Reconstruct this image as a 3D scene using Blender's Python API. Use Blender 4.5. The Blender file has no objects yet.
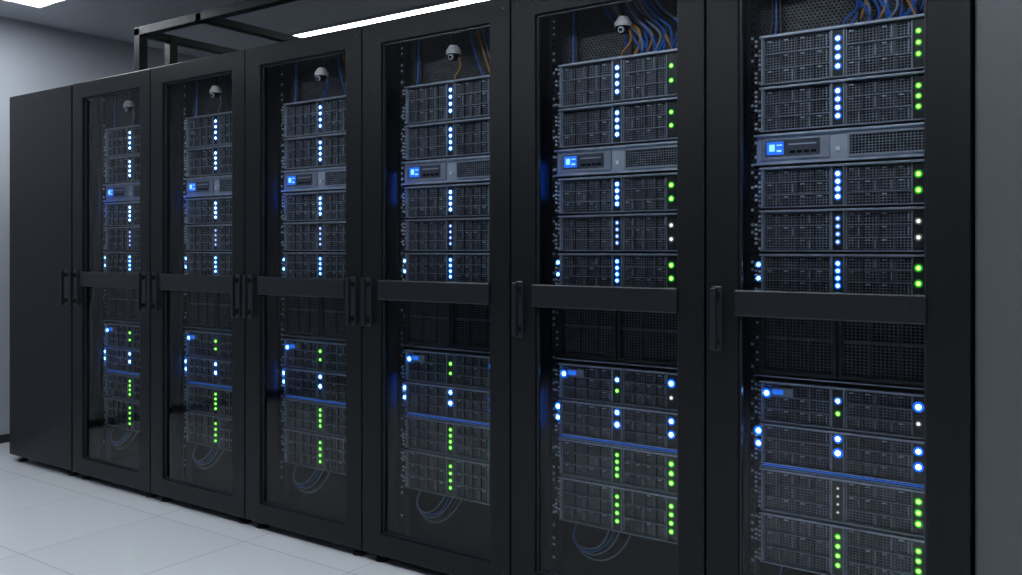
import bpy, bmesh, math, random
from mathutils import Vector
random.seed(7)
S = bpy.context.scene
S.view_settings.view_transform = 'Standard'
W = 0.70
HC = 1.2

# ------------------------------------------------------------ materials
def newmat(name):
    m = bpy.data.materials.new(name); m.use_nodes = True
    nt = m.node_tree
    return m, nt, nt.nodes['Principled BSDF']

def pmat(name, col, rough=0.5, metal=0.0, spec=0.5, noise=0.0, nscale=300, bump=0.0):
    m, nt, b = newmat(name)
    b.inputs['Base Color'].default_value = (*col, 1)
    b.inputs['Roughness'].default_value = rough
    b.inputs['Metallic'].default_value = metal
    b.inputs['Specular IOR Level'].default_value = spec
    if noise or bump:
        tc = nt.nodes.new('ShaderNodeTexCoord')
        n = nt.nodes.new('ShaderNodeTexNoise'); n.inputs['Scale'].default_value = nscale
        n.inputs['Detail'].default_value = 3
        nt.links.new(tc.outputs['Object'], n.inputs['Vector'])
        if noise:
            r = nt.nodes.new('ShaderNodeMapRange')
            r.inputs['From Min'].default_value = 0.3; r.inputs['From Max'].default_value = 0.7
            r.inputs['To Min'].default_value = 1 - noise; r.inputs['To Max'].default_value = 1 + noise
            nt.links.new(n.outputs['Fac'], r.inputs['Value'])
            mul = nt.nodes.new('ShaderNodeVectorMath'); mul.operation = 'SCALE'
            mul.inputs[0].default_value = col
            nt.links.new(r.outputs['Result'], mul.inputs['Scale'])
            nt.links.new(mul.outputs['Vector'], b.inputs['Base Color'])
        if bump:
            bp = nt.nodes.new('ShaderNodeBump'); bp.inputs['Strength'].default_value = bump
            bp.inputs['Distance'].default_value = 0.002
            nt.links.new(n.outputs['Fac'], bp.inputs['Height'])
            nt.links.new(bp.outputs['Normal'], b.inputs['Normal'])
    return m

def emat(name, col, strength):
    m, nt, b = newmat(name)
    b.inputs['Base Color'].default_value = (*[c*.5 for c in col], 1)
    b.inputs['Emission Color'].default_value = (*col, 1)
    b.inputs['Emission Strength'].default_value = strength
    return m

def perf(name, bar, hole, px, pz, fx, fz, rough=0.45, metal=0.2, axis2='Z', stagger=False):
    m, nt, b = newmat(name)
    tc = nt.nodes.new('ShaderNodeTexCoord')
    sp = nt.nodes.new('ShaderNodeSeparateXYZ')
    nt.links.new(tc.outputs['Object'], sp.inputs[0])
    def mth(op, a, bb=None):
        n = nt.nodes.new('ShaderNodeMath'); n.operation = op
        for i, v in enumerate((a, bb)):
            if v is None: continue
            if isinstance(v, (int, float)): n.inputs[i].default_value = v
            else: nt.links.new(v, n.inputs[i])
        return n.outputs[0]
    zz = mth('DIVIDE', sp.outputs[axis2], pz)
    xx = mth('DIVIDE', sp.outputs['X'], px)
    if stagger:
        xx = mth('ADD', xx, mth('MULTIPLY', mth('MODULO', mth('FLOOR', mth('ADD', zz, 1000.0)), 2.0), 0.5))
    fxv = mth('FRACT', mth('ADD', xx, 1000.0)); fzv = mth('FRACT', mth('ADD', zz, 1000.0))
    h = mth('MULTIPLY', mth('LESS_THAN', fxv, fx), mth('LESS_THAN', fzv, fz))
    nz = nt.nodes.new('ShaderNodeTexNoise'); nz.inputs['Scale'].default_value = 45
    nt.links.new(tc.outputs['Object'], nz.inputs['Vector'])
    mx = nt.nodes.new('ShaderNodeMix'); mx.data_type = 'RGBA'
    nt.links.new(h, mx.inputs['Factor'])
    sc = nt.nodes.new('ShaderNodeVectorMath'); sc.operation = 'SCALE'; sc.inputs[0].default_value = bar
    nt.links.new(mth('MULTIPLY', nz.outputs['Fac'], 2.0), sc.inputs['Scale'])
    nt.links.new(sc.outputs['Vector'], mx.inputs['A'])
    mx.inputs['B'].default_value = (*hole, 1)
    nt.links.new(mx.outputs['Result'], b.inputs['Base Color'])
    b.inputs['Roughness'].default_value = rough
    nt.links.new(mth('MULTIPLY', mth('SUBTRACT', 1.0, h), metal), b.inputs['Metallic'])
    nt.links.new(mth('SUBTRACT', 0.5, mth('MULTIPLY', h, 0.5)), b.inputs['Specular IOR Level'])
    return m

M = {}
M['powder'] = pmat('black_powder_coat', (0.0042, 0.0048, 0.0064), 0.36, 0, 0.26, noise=0.45, nscale=420, bump=0.4)
M['bar'] = pmat('black_door_bar', (0.009, 0.010, 0.0130), 0.33, 0, 0.45, noise=0.15, nscale=300)
M['edge'] = pmat('door_gasket', (0.026, 0.030, 0.038), 0.28, 0.3, 0.5)
M['inner'] = pmat('rack_interior', (0.008, 0.009, 0.0115), 0.32, 0, 0.5)
M['chassis'] = pmat('server_chassis', (0.018, 0.021, 0.028), 0.36, 0.2, 0.5)
M['lip'] = pmat('server_lip', (0.62, 0.70, 0.84), 0.30, 0.4, 0.5, noise=0.25, nscale=30)
M['silver'] = pmat('silver_trim', (0.36, 0.415, 0.51), 0.36, 0.35, 0.5, noise=0.1, nscale=60)
M['face'] = pmat('grey_faceplate', (0.52, 0.59, 0.70), 0.36, 0.3, 0.5, noise=0.1, nscale=20)
M['frame'] = pmat('bay_frame', (0.085, 0.098, 0.125), 0.36, 0.3, 0.5, noise=0.2, nscale=60)
M['tick'] = pmat('bright_latch', (0.72, 0.80, 0.92), 0.35, 0.2, 0.5)
M['screw'] = pmat('cage_nut', (0.95, 0.97, 1.0), 0.3, 0.1, 0.5)
M['hole'] = pmat('black_hole', (0.003, 0.003, 0.004), 0.8, 0, 0.1)
M['mesh'] = perf('bay_grille', (0.165, 0.188, 0.235), (0.0025, 0.0025, 0.0035), 0.0090, 0.0078, 0.74, 0.68)
M['mesh2'] = perf('vent_grille', (0.075, 0.084, 0.105), (0.0025, 0.0025, 0.003), 0.011, 0.009, 0.74, 0.72)
M['mesh3'] = perf('perforated_sheet', (0.060, 0.066, 0.078), (0.003, 0.003, 0.004), 0.012, 0.009, 0.55, 0.55, stagger=True)
M['white'] = pmat('white_plastic', (0.80, 0.81, 0.83), 0.35, 0, 0.5)
M['lens'] = pmat('black_lens', (0.004, 0.004, 0.006), 0.08, 0, 0.8)
M['rubber'] = pmat('black_rubber', (0.012, 0.012, 0.013), 0.6, 0, 0.4)
M['c_blue'] = pmat('cable_blue', (0.018, 0.14, 0.58), 0.32)
M['c_orange'] = pmat('cable_orange', (0.62, 0.29, 0.06), 0.4)
M['c_grey'] = pmat('cable_grey', (0.24, 0.31, 0.43), 0.4)
M['c_black'] = pmat('cable_black', (0.012, 0.012, 0.014), 0.4)
M['Lb'] = emat('led_blue', (0.16, 0.50, 1.0), 13.0)
M['Lbr'] = emat('led_blue_halo', (0.01, 0.15, 0.95), 1.1)  # blue LED glow painted as a dim emissive ring
M['Lw'] = emat('led_ice_white', (0.36, 0.66, 1.0), 11.0)
M['Lwr'] = emat('led_ice_halo', (0.03, 0.20, 0.85), 0.9)  # ring colour paints the halo of the ice-white LEDs
M['Lg'] = emat('led_green', (0.22, 1.0, 0.10), 4.0)
M['Lgr'] = emat('led_green_halo', (0.05, 0.45, 0.015), 0.5)  # green halo painted around the LED core
M['La'] = emat('led_warm', (0.95, 0.88, 0.82), 1.3)
M['Lar'] = emat('led_warm_halo', (0.3, 0.28, 0.26), 0.15)  # faint painted halo for the warm LEDs
M['Ld'] = emat('display_blue', (0.02, 0.17, 0.90), 0.9)
M['Ldb'] = emat('display_glyph', (0.20, 0.55, 1.0), 1.8)
M['Ls'] = emat('blue_strip', (0.015, 0.17, 0.85), 0.45)
M['Lt'] = emat('added_blue_glow', (0.01, 0.14, 1.0), 9.0)  # added emitter that casts blue light on the inner posts
MK = list(M.keys()); MI = {k: i for i, k in enumerate(MK)}

# glass
g = bpy.data.materials.new('door_glass'); g.use_nodes = True
nt = g.node_tree; nt.nodes.clear()
out = nt.nodes.new('ShaderNodeOutputMaterial'); mix = nt.nodes.new('ShaderNodeMixShader')
tr = nt.nodes.new('ShaderNodeBsdfTransparent'); tr.inputs[0].default_value = (0.95, 0.965, 0.98, 1)
gl = nt.nodes.new('ShaderNodeBsdfGlossy'); gl.inputs['Roughness'].default_value = 0.04
fr = nt.nodes.new('ShaderNodeFresnel'); fr.inputs['IOR'].default_value = 1.5
nt.links.new(fr.outputs[0], mix.inputs[0]); nt.links.new(tr.outputs[0], mix.inputs[1])
nt.links.new(gl.outputs[0], mix.inputs[2]); nt.links.new(mix.outputs[0], out.inputs[0])
GLASS = g

# ------------------------------------------------------------ mesh builder
class MB:
    def __init__(s): s.v = []; s.f = []; s.m = []
    def box(s, x0, x1, y0, y1, z0, z1, m):
        if x0 > x1: x0, x1 = x1, x0
        if z0 > z1: z0, z1 = z1, z0
        b = len(s.v)
        s.v += [(x0,y0,z0),(x1,y0,z0),(x1,y1,z0),(x0,y1,z0),(x0,y0,z1),(x1,y0,z1),(x1,y1,z1),(x0,y1,z1)]
        s.f += [tuple(b+i for i in q) for q in ((0,3,2,1),(4,5,6,7),(0,1,5,4),(1,2,6,5),(2,3,7,6),(3,0,4,7))]
        s.m += [MI[m]]*6
    def quad(s, x0, x1, y, z0, z1, m):
        b = len(s.v); s.v += [(x0,y,z0),(x1,y,z0),(x1,y,z1),(x0,y,z1)]
        s.f.append((b,b+1,b+2,b+3)); s.m.append(MI[m])
    def ring(s, xo0, xo1, zo0, zo1, xi0, xi1, zi0, zi1, y0, y1, m):
        b = len(s.v)
        for y in (y0, y1):
            s.v += [(xo0,y,zo0),(xo1,y,zo0),(xo1,y,zo1),(xo0,y,zo1),(xi0,y,zi0),(xi1,y,zi0),(xi1,y,zi1),(xi0,y,zi1)]
        for i in range(4):
            j = (i+1) % 4
            s.f += [(b+i,b+j,b+4+j,b+4+i),(b+8+j,b+8+i,b+12+i,b+12+j),(b+j,b+i,b+8+i,b+8+j),(b+4+i,b+4+j,b+12+j,b+12+i)]
            s.m += [MI[m]]*4
    def led(s, x, y, z, r, core, lens, n=10):  # core dome plus a wider ring (lens) that paints its glow
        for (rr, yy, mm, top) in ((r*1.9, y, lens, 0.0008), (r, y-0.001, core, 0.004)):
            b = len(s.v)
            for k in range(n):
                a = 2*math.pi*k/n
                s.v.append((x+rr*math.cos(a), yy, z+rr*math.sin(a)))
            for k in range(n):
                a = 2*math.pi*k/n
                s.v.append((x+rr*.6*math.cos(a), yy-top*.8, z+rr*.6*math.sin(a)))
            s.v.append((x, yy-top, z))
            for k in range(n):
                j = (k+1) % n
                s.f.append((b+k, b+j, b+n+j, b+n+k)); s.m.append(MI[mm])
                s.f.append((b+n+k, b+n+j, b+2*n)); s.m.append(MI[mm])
    def cyl(s, p, axis, r, h, m, n=16, r2=None):
        r2 = r if r2 is None else r2
        b = len(s.v)
        ax = Vector(axis).normalized(); u = ax.orthogonal().normalized(); w = ax.cross(u)
        P = Vector(p)
        for (q, rr) in ((P, r), (P+ax*h, r2)):
            for k in range(n):
                a = 2*math.pi*k/n
                s.v.append(tuple(q+u*rr*math.cos(a)+w*rr*math.sin(a)))
        for k in range(n):
            j = (k+1) % n
            s.f.append((b+k, b+j, b+n+j, b+n+k)); s.m.append(MI[m])
        s.f.append(tuple(b+k for k in reversed(range(n)))); s.m.append(MI[m])
        s.f.append(tuple(b+n+k for k in range(n))); s.m.append(MI[m])
    def sphere(s, c, r, m, half=None, sy=1.0, nu=16, nv=10):
        b = len(s.v)
        v0 = 0
        v1 = math.pi if half is None else math.pi/2
        for i in range(nv+1):
            t = v0+(v1-v0)*i/nv
            for k in range(nu):
                a = 2*math.pi*k/nu
                sz = math.cos(t)*(1 if half != 'down' else -1)
                s.v.append((c[0]+r*math.sin(t)*math.cos(a), c[1]+r*sy*math.sin(t)*math.sin(a), c[2]+r*sz))
        for i in range(nv):
            for k in range(nu):
                j = (k+1) % nu
                s.f.append((b+i*nu+k, b+i*nu+j, b+(i+1)*nu+j, b+(i+1)*nu+k)); s.m.append(MI[m])
    def build(s, name, parent=None, bevel=0, smooth=False, loc=(0,0,0)):
        me = bpy.data.meshes.new(name); me.from_pydata(s.v, [], s.f)
        used = sorted(set(s.m)); mp = {u: i for i, u in enumerate(used)}
        for u in used: me.materials.append(M[MK[u]])
        me.polygons.foreach_set('material_index', [mp[i] for i in s.m])
        if smooth: me.polygons.foreach_set('use_smooth', [True]*len(me.polygons))
        me.update()
        o = bpy.data.objects.new(name, me); S.collection.objects.link(o)
        o.location = loc
        if parent: o.parent = parent
        if bevel:
            bv = o.modifiers.new('b', 'BEVEL'); bv.width = bevel; bv.segments = 2; bv.limit_method = 'ANGLE'
            bv.harden_normals = False
        return o

def cable(name, pts, r, mat, parent):
    cu = bpy.data.curves.new(name, 'CURVE'); cu.dimensions = '3D'
    sp = cu.splines.new('NURBS'); sp.points.add(len(pts)-1)
    for i, p in enumerate(pts): sp.points[i].co = (*p, 1)
    sp.order_u = min(4, len(pts)); sp.use_endpoint_u = True; sp.resolution_u = 6
    cu.bevel_depth = r; cu.bevel_resolution = 2
    cu.materials.append(M[mat])
    o = bpy.data.objects.new(name, cu); S.collection.objects.link(o); o.parent = parent
    return o

def empty(name, loc):
    e = bpy.data.objects.new(name, None); e.location = loc; e.empty_display_size = .1
    S.collection.objects.link(e); return e

# ------------------------------------------------------------ server rack
EX0, EX1 = 0.1087, 0.5913
LH = (0.136, 0.328); CC = (0.332, 0.366); RH = (0.370, 0.560); RS = (0.563, 0.5913)

def ears(b, z0, z1):
    b.box(EX0, EX0+0.022, 0.113, 0.14, z0+.003, z1-.003, 'chassis')
    b.box(EX0+0.0225, EX0+0.026, 0.106, 0.13, z0+.005, z1-.005, 'lip')
    z = z0+.012
    while z < z1-.010:
        k = random.random()
        if k < .6: b.box(EX0+.001, EX0+.009, .111, .114, z-.0035, z+.0035, 'screw')
        else: b.box(EX0+.003, EX0+.012, .1125, .114, z-.004, z+.004, 'hole')
        if random.random() < .7: b.box(EX0+.012, EX0+.019, .111, .114, z-.006, z+.001, random.choice(['tick', 'silver']))
        z += .0135
    b.box(RS[0], RS[1], .114, .14, z0+.003, z1-.003, 'chassis')

def drive_unit(b, z0, z1, rows):
    b.box(EX0, EX1, .128, .14, z0, z1, 'chassis')
    b.box(EX0+.02, EX1-.02, .14, .80, z0+.002, z1-.002, 'inner')
    b.box(EX0+.018, EX1, .102, .13, z1-.0065, z1-.0008, 'silver')
    b.box(EX0+.018, EX1, .101, .104, z1-.0030, z1-.0006, 'lip')
    b.box(EX0+.018, EX1, .106, .13, z0+.001, z0+.0040, 'silver')
    h = (z1-z0-.012)/rows
    for (x0, x1) in (LH, RH):
        for r in range(rows):
            a = z0+.006+r*h; c = a+h-.004
            b.quad(x0, x1, .1235, a, c, 'mesh')
            b.box(x0, x1, .114, .128, c, c+.0020, 'silver' if r < rows-1 else 'frame')
            b.box(x0, x0+.0025, .114, .128, a, c, 'silver'); b.box(x1-.0025, x1, .114, .128, a, c, 'silver')
            n = 4
            for i in range(1, n):
                xx = x0+(x1-x0)*i/n
                b.box(xx-.0015, xx+.0015, .116, .128, a, c, 'frame')
            for i in range(n):
                xx = x0+(x1-x0)*(i+.5)/n
                if random.random() < .75:
                    b.box(xx-.014, xx-.002, .1185, .1235, c-.007, c-.0045, random.choice(['tick', 'silver']))
                if random.random() < .5:
                    b.box(xx+.010, xx+.0125, .1185, .1235, a+.003, c-.004, 'silver')
    b.box(CC[0], CC[1], .112, .128, z0+.005, z1-.005, 'chassis')
    b.box(CC[0]-.001, CC[0]+.002, .109, .128, z0+.005, z1-.005, 'silver')
    b.box(CC[1]-.002, CC[1]+.001, .109, .128, z0+.005, z1-.005, 'silver')
    ears(b, z0, z1)

def display_unit(b, z0, z1):
    b.box(EX0, EX1, .120, .14, z0, z1, 'face')
    b.box(EX0+.02, EX1-.02, .14, .80, z0+.002, z1-.002, 'inner')
    b.box(EX0, EX1, .104, .125, z1-.006, z1, 'lip'); b.box(EX0, EX1, .104, .125, z0, z0+.006, 'lip')
    b.box(EX0+.020, .325, .112, .12, z0+.014, z1-.014, 'silver')
    b.box(.142, .300, .1115, .113, z0+.022, z1-.020, 'frame')
    b.box(.146, .196, .110, .113, z0+.028, z1-.024, 'Ld')
    b.box(.154, .170, .1092, .111, z0+.038, z1-.032, 'Ldb'); b.box(.176, .190, .1092, .111, z0+.036, z0+.041, 'Ldb'); b.box(.176, .192, .1092, .111, z1-.036, z1-.033, 'Ldb')
    for i in range(4): b.box(.214+i*.020, .229+i*.020, .110, .113, z0+.030, z0+.038, 'hole')
    b.box(.210, .290, .110, .113, z1-.036, z1-.032, 'face')
    x1 = RS[1]-.010
    b.ring(.375, x1, z0+.012, z1-.012, .381, x1-.006, z0+.018, z1-.018, .110, .12, 'silver')
    b.quad(.381, x1-.006, .1165, z0+.018, z1-.018, 'mesh')
    b.box(.343, .355, .112, .12, z0+.03, z0+.042, 'screw')
    b.box(EX0+.003, EX0+.009, .104, .108, z0+.02, z0+.028, 'screw'); b.box(EX0+.003, EX0+.009, .104, .108, z1-.028, z1-.02, 'screw')

def vent_unit(b, z0, z1):
    b.box(EX0, EX1, .130, .14, z0, z1, 'chassis')
    b.box(EX0+.02, EX1-.02, .14, .80, z0+.002, z1-.002, 'inner')
    for (x0, x1) in ((EX0+.028, .338), (.358, EX1-.004)):
        b.quad(x0, x1, .124, z0+.012, z1-.012, 'mesh2')
        b.ring(x0-.006, x1+.006, z0+.004, z1-.004, x0+.003, x1-.003, z0+.014, z1-.014, .110, .13, 'chassis')
        b.box(x0, x1, .116, .128, (z0+z1)/2-.003, (z0+z1)/2+.003, 'frame')
        for i in range(1, 3):
            xx = x0+(x1-x0)*i/3
            b.box(xx-.002, xx+.002, .118, .128, z0+.012, z1-.012, 'chassis')
    b.box(EX0, EX0+.02, .113, .13, z0+.003, z1-.003, 'chassis')
    z = z0+.02
    while z < z1-.01:
        b.box(EX0+.005, EX0+.012, .1115, .114, z-.003, z+.003, random.choice(['hole', 'tick'])); z += .022
    b.box(EX0, EX1, .104, .13, z0-.006, z0-.002, 'silver')

def build_rack(idx):
    global RH, RS
    e = empty('server_rack', (idx*W, 0, 0))
    if idx < 5: RH = (.370, .524); RS = (.527, .5913)
    else: RH = (.370, .543); RS = (.546, .5913)
    zb, zt = .037, 2.062
    # --- cabinet body
    b = MB()
    b.box(.004, .024, .032, 1.0, zb, zt, 'powder'); b.box(W-.024, W-.004, .032, 1.0, zb, zt, 'powder')
    b.box(.004, W-.004, .032, 1.0, zt-.02, zt, 'powder'); b.box(.004, W-.004, .032, 1.0, zb, zb+.03, 'powder')
    b.box(.024, W-.024, .975, 1.0, zb+.03, zt-.02, 'inner')
    b.box(.024, .092, .10, .118, zb+.03, zt-.02, 'inner'); b.box(W-.092, W-.024, .10, .118, zb+.03, zt-.02, 'inner')
    for x0 in (EX0-.016, EX1-.004):
        b.box(x0, x0+.02, .118, .150, zb+.03, zt-.02, 'edge')
    z = .14
    while z < 2.0:
        b.box(EX0-.012, EX0-.004, .1165, .119, z-.004, z+.004, 'hole' if random.random() < .6 else 'tick'); z += .0222
    # added blue emitters hidden behind the door stile, giving the rack interior a blue glow
    for (a, c) in ((.180, .300), (-.620, -.500)):
        b.box(.0245, .0275, .036, .044, HC+a, HC+c, 'Lt')
    b.box(.085, .615, .16, .17, 1.832, 2.035, 'inner')
    b.quad(.100, .60, .158, 1.832, 2.03, 'mesh3')
    b.build('cabinet_body', e)
    # --- door frame
    b = MB()
    ox0, ox1, oz0, oz1 = .100, W-(.088 if idx < 5 else .104), .120, 1.980
    b.ring(.003, W-.003, zb, zt, ox0, ox1, oz0, oz1, 0, .030, 'powder')
    b.build('door_frame', e, bevel=.0035)
    b = MB()
    b.ring(ox0-.004, ox1+.004, oz0-.004, oz1+.004, ox0+.006, ox1-.006, oz0+.006, oz1-.006, .012, .026, 'edge')
    b.build('door_gasket', e, bevel=.001)
    b = MB()
    b.box(ox0-.008, ox1+.002, -.010, .012, HC-.193, HC-.117, 'bar')
    b.build('door_crossbar', e, bevel=.004)
    b = MB()
    for x, z in ((ox0+.05, HC-.157), (ox1-.05, HC-.157)):
        b.cyl((x, -.010, z), (0, -1, 0), .004, .002, 'edge', 10)
    for x in (.03, W-.03):
        for z in (zb+.05, zt-.04): b.cyl((x, .001, z), (0, -1, 0), .004, .002, 'edge', 10)
    b.build('door_screws', e)
    me = bpy.data.meshes.new('glass'); me.from_pydata([(ox0,.019,oz0),(ox1,.019,oz0),(ox1,.019,oz1),(ox0,.019,oz1)], [], [(0,1,2,3)])
    me.materials.append(GLASS); o = bpy.data.objects.new('door_glass', me); S.collection.objects.link(o); o.parent = e
    hx = [.038] + ([W-.045] if idx < 3 else [])
    for x in hx: handle(e, x)
    b = MB()
    for x in (.06, W-.06):
        for y in (.05, .92):
            b.cyl((x, y, 0), (0, 0, 1), .028, .012, 'rubber', 16, .022); b.cyl((x, y, .012), (0, 0, 1), .010, .03, 'edge', 12)
    b.build('levelling_feet', e)
    # --- servers
    b = MB(); L = MB()
    U = [('A', .627, .482, 3), ('B', .476, .345, 3), ('C', .338, .248, 0), ('D', .240, .120, 3),
         ('E', .114, -.008, 3), ('F', -.014, -.130, 3), ('G', -.150, -.370, -1),
         ('H', -.388, -.508, 3), ('I', -.513, -.632, 3), ('J', -.645, -.770, 3), ('K', -.776, -.925, 3)]
    xc = (CC[0]+CC[1])/2; xr = .540 if idx < 5 else .558; xl = .121
    yl = .1115
    for (n, t, bt, k) in U:
        z0, z1 = HC+bt, HC+t
        if k > 0: drive_unit(b, z0, z1, k)
        elif k == 0: display_unit(b, z0, z1)
        else: vent_unit(b, z0, z1)
        def col(x, cnt, core, lens, r=.0052, y=yl, f0=.14, f1=.86, p=1.0):  # lens: material of the painted glow ring
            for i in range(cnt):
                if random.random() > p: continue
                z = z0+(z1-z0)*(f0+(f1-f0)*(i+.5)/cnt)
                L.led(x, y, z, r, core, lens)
        yr = .1135
        if n in 'AB':
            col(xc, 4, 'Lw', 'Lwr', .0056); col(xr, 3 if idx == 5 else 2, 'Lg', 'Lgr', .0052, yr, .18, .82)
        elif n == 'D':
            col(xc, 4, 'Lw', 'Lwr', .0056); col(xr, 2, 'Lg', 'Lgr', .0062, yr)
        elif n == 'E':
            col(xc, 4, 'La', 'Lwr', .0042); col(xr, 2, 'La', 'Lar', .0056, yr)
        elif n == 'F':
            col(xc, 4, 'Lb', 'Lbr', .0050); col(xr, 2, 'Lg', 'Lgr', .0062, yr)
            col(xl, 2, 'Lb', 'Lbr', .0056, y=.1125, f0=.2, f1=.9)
        elif n == 'H':
            zz = z1-.036
            b.box(.162, .225, .106, .118, z1-.042, z1-.018, 'silver')
            b.box(.166, .196, .1045, .107, z1-.037, z1-.023, 'Ld')
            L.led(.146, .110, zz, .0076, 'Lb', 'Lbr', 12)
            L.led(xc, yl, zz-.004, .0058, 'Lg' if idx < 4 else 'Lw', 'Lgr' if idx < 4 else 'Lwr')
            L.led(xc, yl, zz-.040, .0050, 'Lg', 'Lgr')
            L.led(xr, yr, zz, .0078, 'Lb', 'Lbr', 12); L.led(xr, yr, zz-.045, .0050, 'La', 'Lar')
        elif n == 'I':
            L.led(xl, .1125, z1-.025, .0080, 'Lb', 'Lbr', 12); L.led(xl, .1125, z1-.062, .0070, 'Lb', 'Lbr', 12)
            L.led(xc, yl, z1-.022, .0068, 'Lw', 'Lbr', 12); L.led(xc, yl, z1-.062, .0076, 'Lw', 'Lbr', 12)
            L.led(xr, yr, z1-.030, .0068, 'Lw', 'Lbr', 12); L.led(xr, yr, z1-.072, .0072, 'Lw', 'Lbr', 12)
            b.box(EX0+.02, EX1, .116, .128, z0-.0060, z0-.0038, 'Ls')
            b.box(EX0+.02, EX1, .100, .128, z0-.0095, z0-.0065, 'silver')
        elif n == 'J':
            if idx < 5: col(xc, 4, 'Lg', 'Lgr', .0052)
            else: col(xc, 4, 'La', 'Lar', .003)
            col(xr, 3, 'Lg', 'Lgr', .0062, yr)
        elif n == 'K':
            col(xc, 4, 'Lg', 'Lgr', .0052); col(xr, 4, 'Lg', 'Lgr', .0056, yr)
    b.build('servers', e)
    L.build('status_leds', e)
    # --- camera
    b = MB()
    cx, cy, cz = .385, .085, HC+.700
    b.cyl((cx, cy, cz+.045), (0, 0, 1), .006, .10, 'c_black', 12)
    b.cyl((cx, cy, cz+.030), (0, 0, 1), .027, .018, 'white', 20, .016)
    b.cyl((cx, cy, cz+.016), (0, 0, 1), .028, .014, 'white', 20, .028)
    b.sphere((cx, cy, cz+.016), .024, 'lens', half='down')
    b.cyl((cx+.004, cy-.019, cz+.004), (.1, -1, -.35), .010, .007, 'white', 14)
    b.cyl((cx+.005, cy-.0265, cz+.0015), (.1, -1, -.35), .006, .002, 'lens', 14)
    b.build('dome_camera', e, smooth=False)
    # --- cables
    oc = ['c_grey', 'c_grey', 'c_blue', 'c_orange', 'c_orange', 'c_blue'][idx]
    cable('camera_cable', [(cx+.012, cy+.01, cz+.02), (cx+.03, cy+.01, cz-.02), (cx+.01, cy+.02, cz-.045), (cx-.025, cy+.03, cz-.06), (cx-.02, .12, HC+.632)], .0035, oc, e)
    zt0 = HC+.632
    if idx >= 4:
        for i in range(22):
            c = ['c_blue', 'c_black', 'c_blue', 'c_black', 'c_grey', 'c_blue', 'c_black', 'c_blue'][i % 8]
            if i in (3, 9, 14): c = 'c_orange'
            x0 = .36+.009*i+random.uniform(-.015, .015)
            sx = .33+.009*i
            cable('patch_cable', [(sx-.05, .14, 2.03), (sx-.02, .13, HC+.76), (x0+.03, .10+.002*i, HC+.71+random.uniform(-.02, .015)),
                  (x0+.05, .105, HC+.665+random.uniform(-.012, .025)), (x0+.01+.025*(i % 3), .125, zt0)], .0042, c, e)
    else:
        for i in range(5):
            c = ['c_blue', 'c_black', 'c_orange', 'c_grey', 'c_blue'][i]
            cable('patch_cable', [(.41+.02*i, .14, 2.03), (.44+.02*i, .13, HC+.74), (.47+.02*i, .12, HC+.68), (.49+.018*i, .125, zt0)], .003, c, e)
    for i in range(3):
        cable('side_cable', [(.155+.012*i, .145, 2.03), (.15+.012*i, .14, HC+.74), (.158+.01*i, .14, HC+.68), (.15+.015*i, .135, zt0)], .004, ['c_black', 'c_blue', 'c_black'][i], e)
    for i in range(5):
        r = .05+.010*i; cxx = .24+.010*i; zz = HC-.925
        c = ['c_grey', 'c_blue', 'c_grey', 'c_black', 'c_grey'][i]
        j = random.uniform(-.008, .008)
        cable('loop_cable', [(cxx-r, .13, zz), (cxx-r-.01, .10, zz-.04), (cxx-r*.6+j, .09, zz-.07-.008*i), (cxx+r*.5, .09-j, zz-.075-.008*i),
              (cxx+r+.02, .10, zz-.04+j), (cxx+r+.02, .13, zz)], .0030, c, e)
    return e

def handle(e, x):
    b = MB()
    z0, z1 = HC-.292, HC-.112
    b.box(x-.009, x+.009, -.036, -.022, z0, z1, 'bar')
    b.box(x-.008, x+.008, -.024, .002, z0+.012, z0+.034, 'bar'); b.box(x-.008, x+.008, -.024, .002, z1-.034, z1-.012, 'bar')
    b.box(x-.014, x+.014, -.004, .002, z0-.004, z1+.004, 'edge')
    b.build('door_handle', e, bevel=.003)

for i in range(6): build_rack(i)

# ------------------------------------------------------------ blank cabinet (left end)
e = empty('storage_cabinet', (-.672, 0, 0))
b = MB(); b.box(0, .668, .032, 1.0, .037, 2.062, 'powder'); b.build('body', e, bevel=.003)
b = MB(); b.box(.003, .665, 0, .030, .040, 2.060, 'powder'); b.build('door', e, bevel=.004)
handle(e, .668-.045)
b = MB()
for x in (.06, .60):
    for y in (.05, .92):
        b.cyl((x, y, 0), (0, 0, 1), .028, .012, 'rubber', 16, .022); b.cyl((x, y, .012), (0, 0, 1), .010, .03, 'edge', 12)
b.build('levelling_feet', e)

# ------------------------------------------------------------ right steel cabinet
def add(k, m): M[k] = m; MK.append(k); MI[k] = len(MK)-1
add('steel', pmat('satin_steel', (0.082, 0.086, 0.094), 0.42, 0.2, 0.5, noise=0.04, nscale=3))
e = empty('steel_cabinet', (6*W+.004, 0, 0))
b = MB(); b.box(0, .9, .02, 1.0, .03, 2.30, 'steel'); b.build('body', e, bevel=.006)
b = MB(); b.box(.03, .87, .06, .96, 0, .031, 'rubber'); b.build('plinth', e)

# ------------------------------------------------------------ overhead cable rack
e = empty('overhead_cable_rack', (0, 0, 0))
b = MB()
for y in (.07, .24, .92):
    b.box(.45, .50, y, y+.045, 2.062, 2.30, 'powder')
    b.box(4.12, 4.165, y, y+.045, 2.062, 2.30, 'powder')
for y in (.07, .92): b.box(.45, 4.165, y, y+.045, 2.262, 2.305, 'powder')
for x in (.45, .95, 2.9, 3.5, 4.12): b.box(x, x+.045, .07, .96, 2.262, 2.300, 'powder')
b.build('frame', e, bevel=.003)

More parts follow.
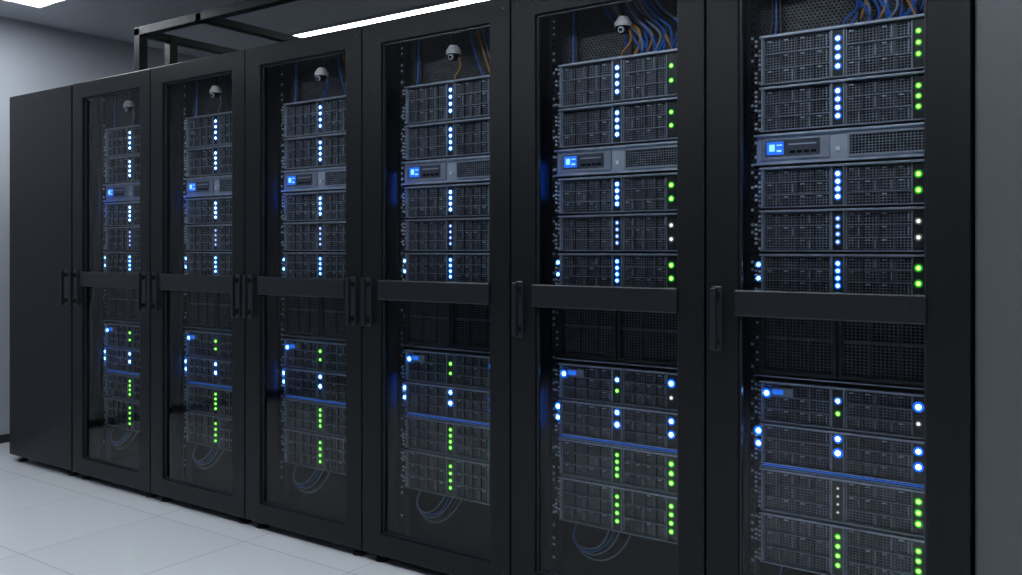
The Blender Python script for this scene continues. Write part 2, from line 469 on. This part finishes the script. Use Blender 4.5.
# ------------------------------------------------------------ room
X0, X1, Y0, Y1, ZC = -1.19, 7.6, -4.6, 3.4, 2.64
def wallmat(name, col, rough=.6, nz=.03): return pmat(name, col, rough, 0, .4, noise=nz, nscale=2.2)
add('wall', wallmat('painted_wall', (.39, .41, .45)))
add('dwall', wallmat('dark_wall', (.09, .098, .115)))
add('ceil', wallmat('ceiling_paint', (.47, .49, .52)))
add('base', pmat('baseboard_black', (.02, .02, .022), .5))
m, nt, bs = newmat('floor_tiles')
tc = nt.nodes.new('ShaderNodeTexCoord'); mp = nt.nodes.new('ShaderNodeMapping')
nt.links.new(tc.outputs['Object'], mp.inputs[0]); mp.inputs['Location'].default_value = (.25, .12, 0)
br = nt.nodes.new('ShaderNodeTexBrick'); br.offset = 0; br.squash = 1
br.inputs['Scale'].default_value = 1; br.inputs['Brick Width'].default_value = .6; br.inputs['Row Height'].default_value = .6
br.inputs['Mortar Size'].default_value = .0025; br.inputs['Mortar Smooth'].default_value = .3
br.inputs['Color1'].default_value = (.80, .82, .86, 1); br.inputs['Color2'].default_value = (.77, .79, .83, 1)
br.inputs['Mortar'].default_value = (.50, .52, .56, 1)
nt.links.new(mp.outputs[0], br.inputs['Vector'])
nt.links.new(br.outputs['Color'], bs.inputs['Base Color']); bs.inputs['Roughness'].default_value = .12
bs.inputs['Specular IOR Level'].default_value = .8
add('tile', m)
def slab(n, *a):
    b = MB(); b.box(*a); return b.build(n)
slab('floor', X0, X1, Y0, Y1, -.1, 0, 'tile')
slab('ceiling', X0, X1, Y0, Y1, ZC, ZC+.1, 'ceil')
slab('wall_left', X0-.1, X0, Y0, Y1, 0, ZC, 'wall')
slab('wall_right', X1, X1+.1, Y0, Y1, 0, ZC, 'wall')
slab('wall_back', X0, X1, Y1, Y1+.1, 0, ZC, 'wall')
slab('wall_front', X0, X1, Y0-.1, Y0, 0, ZC, 'dwall')
slab('baseboard_left', X0, X0+.012, Y0, Y1, 0, .05, 'base')

# lights
add('lamp', emat('lamp_diffuser', (.88, .945, 1.0), 18.0))
add('lamph', pmat('lamp_housing', (.6, .6, .62), .4))
def lamp(x0, x1, y0, y1):
    e = empty('ceiling_light', ((x0+x1)/2, (y0+y1)/2, ZC))
    w, d = (x1-x0)/2, (y1-y0)/2
    b = MB(); b.ring(-w, w, -d, d, -w+.012, w-.012, -d+.012, d-.012, -.02, 0, 'lamph')
    b.v = [(x, z, y) for x, y, z in b.v]; b.build('housing', e)
    b = MB(); b.box(-w+.012, w-.012, -d+.012, d-.012, -.012, -.004, 'lamp'); b.build('diffuser', e)
lamp(-.05, 3.2, 1.50, 1.62)
lamp(-.74, -.1, -.45, .21)
lamp(4.75, 5.65, -.80, -.55)  # unseen lamp, added to brighten the steel cabinet from above
for x in (.5, 2.1, 3.7, 5.3): lamp(x, x+1.3, -1.95, -1.60)  # unseen row over the aisle, added to light the server fronts

# world dim
w = bpy.data.worlds.new('w'); S.world = w; w.use_nodes = True
w.node_tree.nodes['Background'].inputs[0].default_value = (.4, .45, .5, 1)
w.node_tree.nodes['Background'].inputs[1].default_value = .1

# ------------------------------------------------------------ camera
cam = bpy.data.cameras.new('camera'); co = bpy.data.objects.new('camera', cam); S.collection.objects.link(co)
th = math.atan2(1253, 880)
co.location = (4.520, -2.445, HC)
fwd = Vector((-math.cos(th), math.sin(th), 0))
co.rotation_euler = fwd.to_track_quat('-Z', 'Y').to_euler()
cam.sensor_width = 36; cam.lens = 36*880/1022; cam.shift_y = -38.5/1022
cam.clip_start = .02
S.camera = co
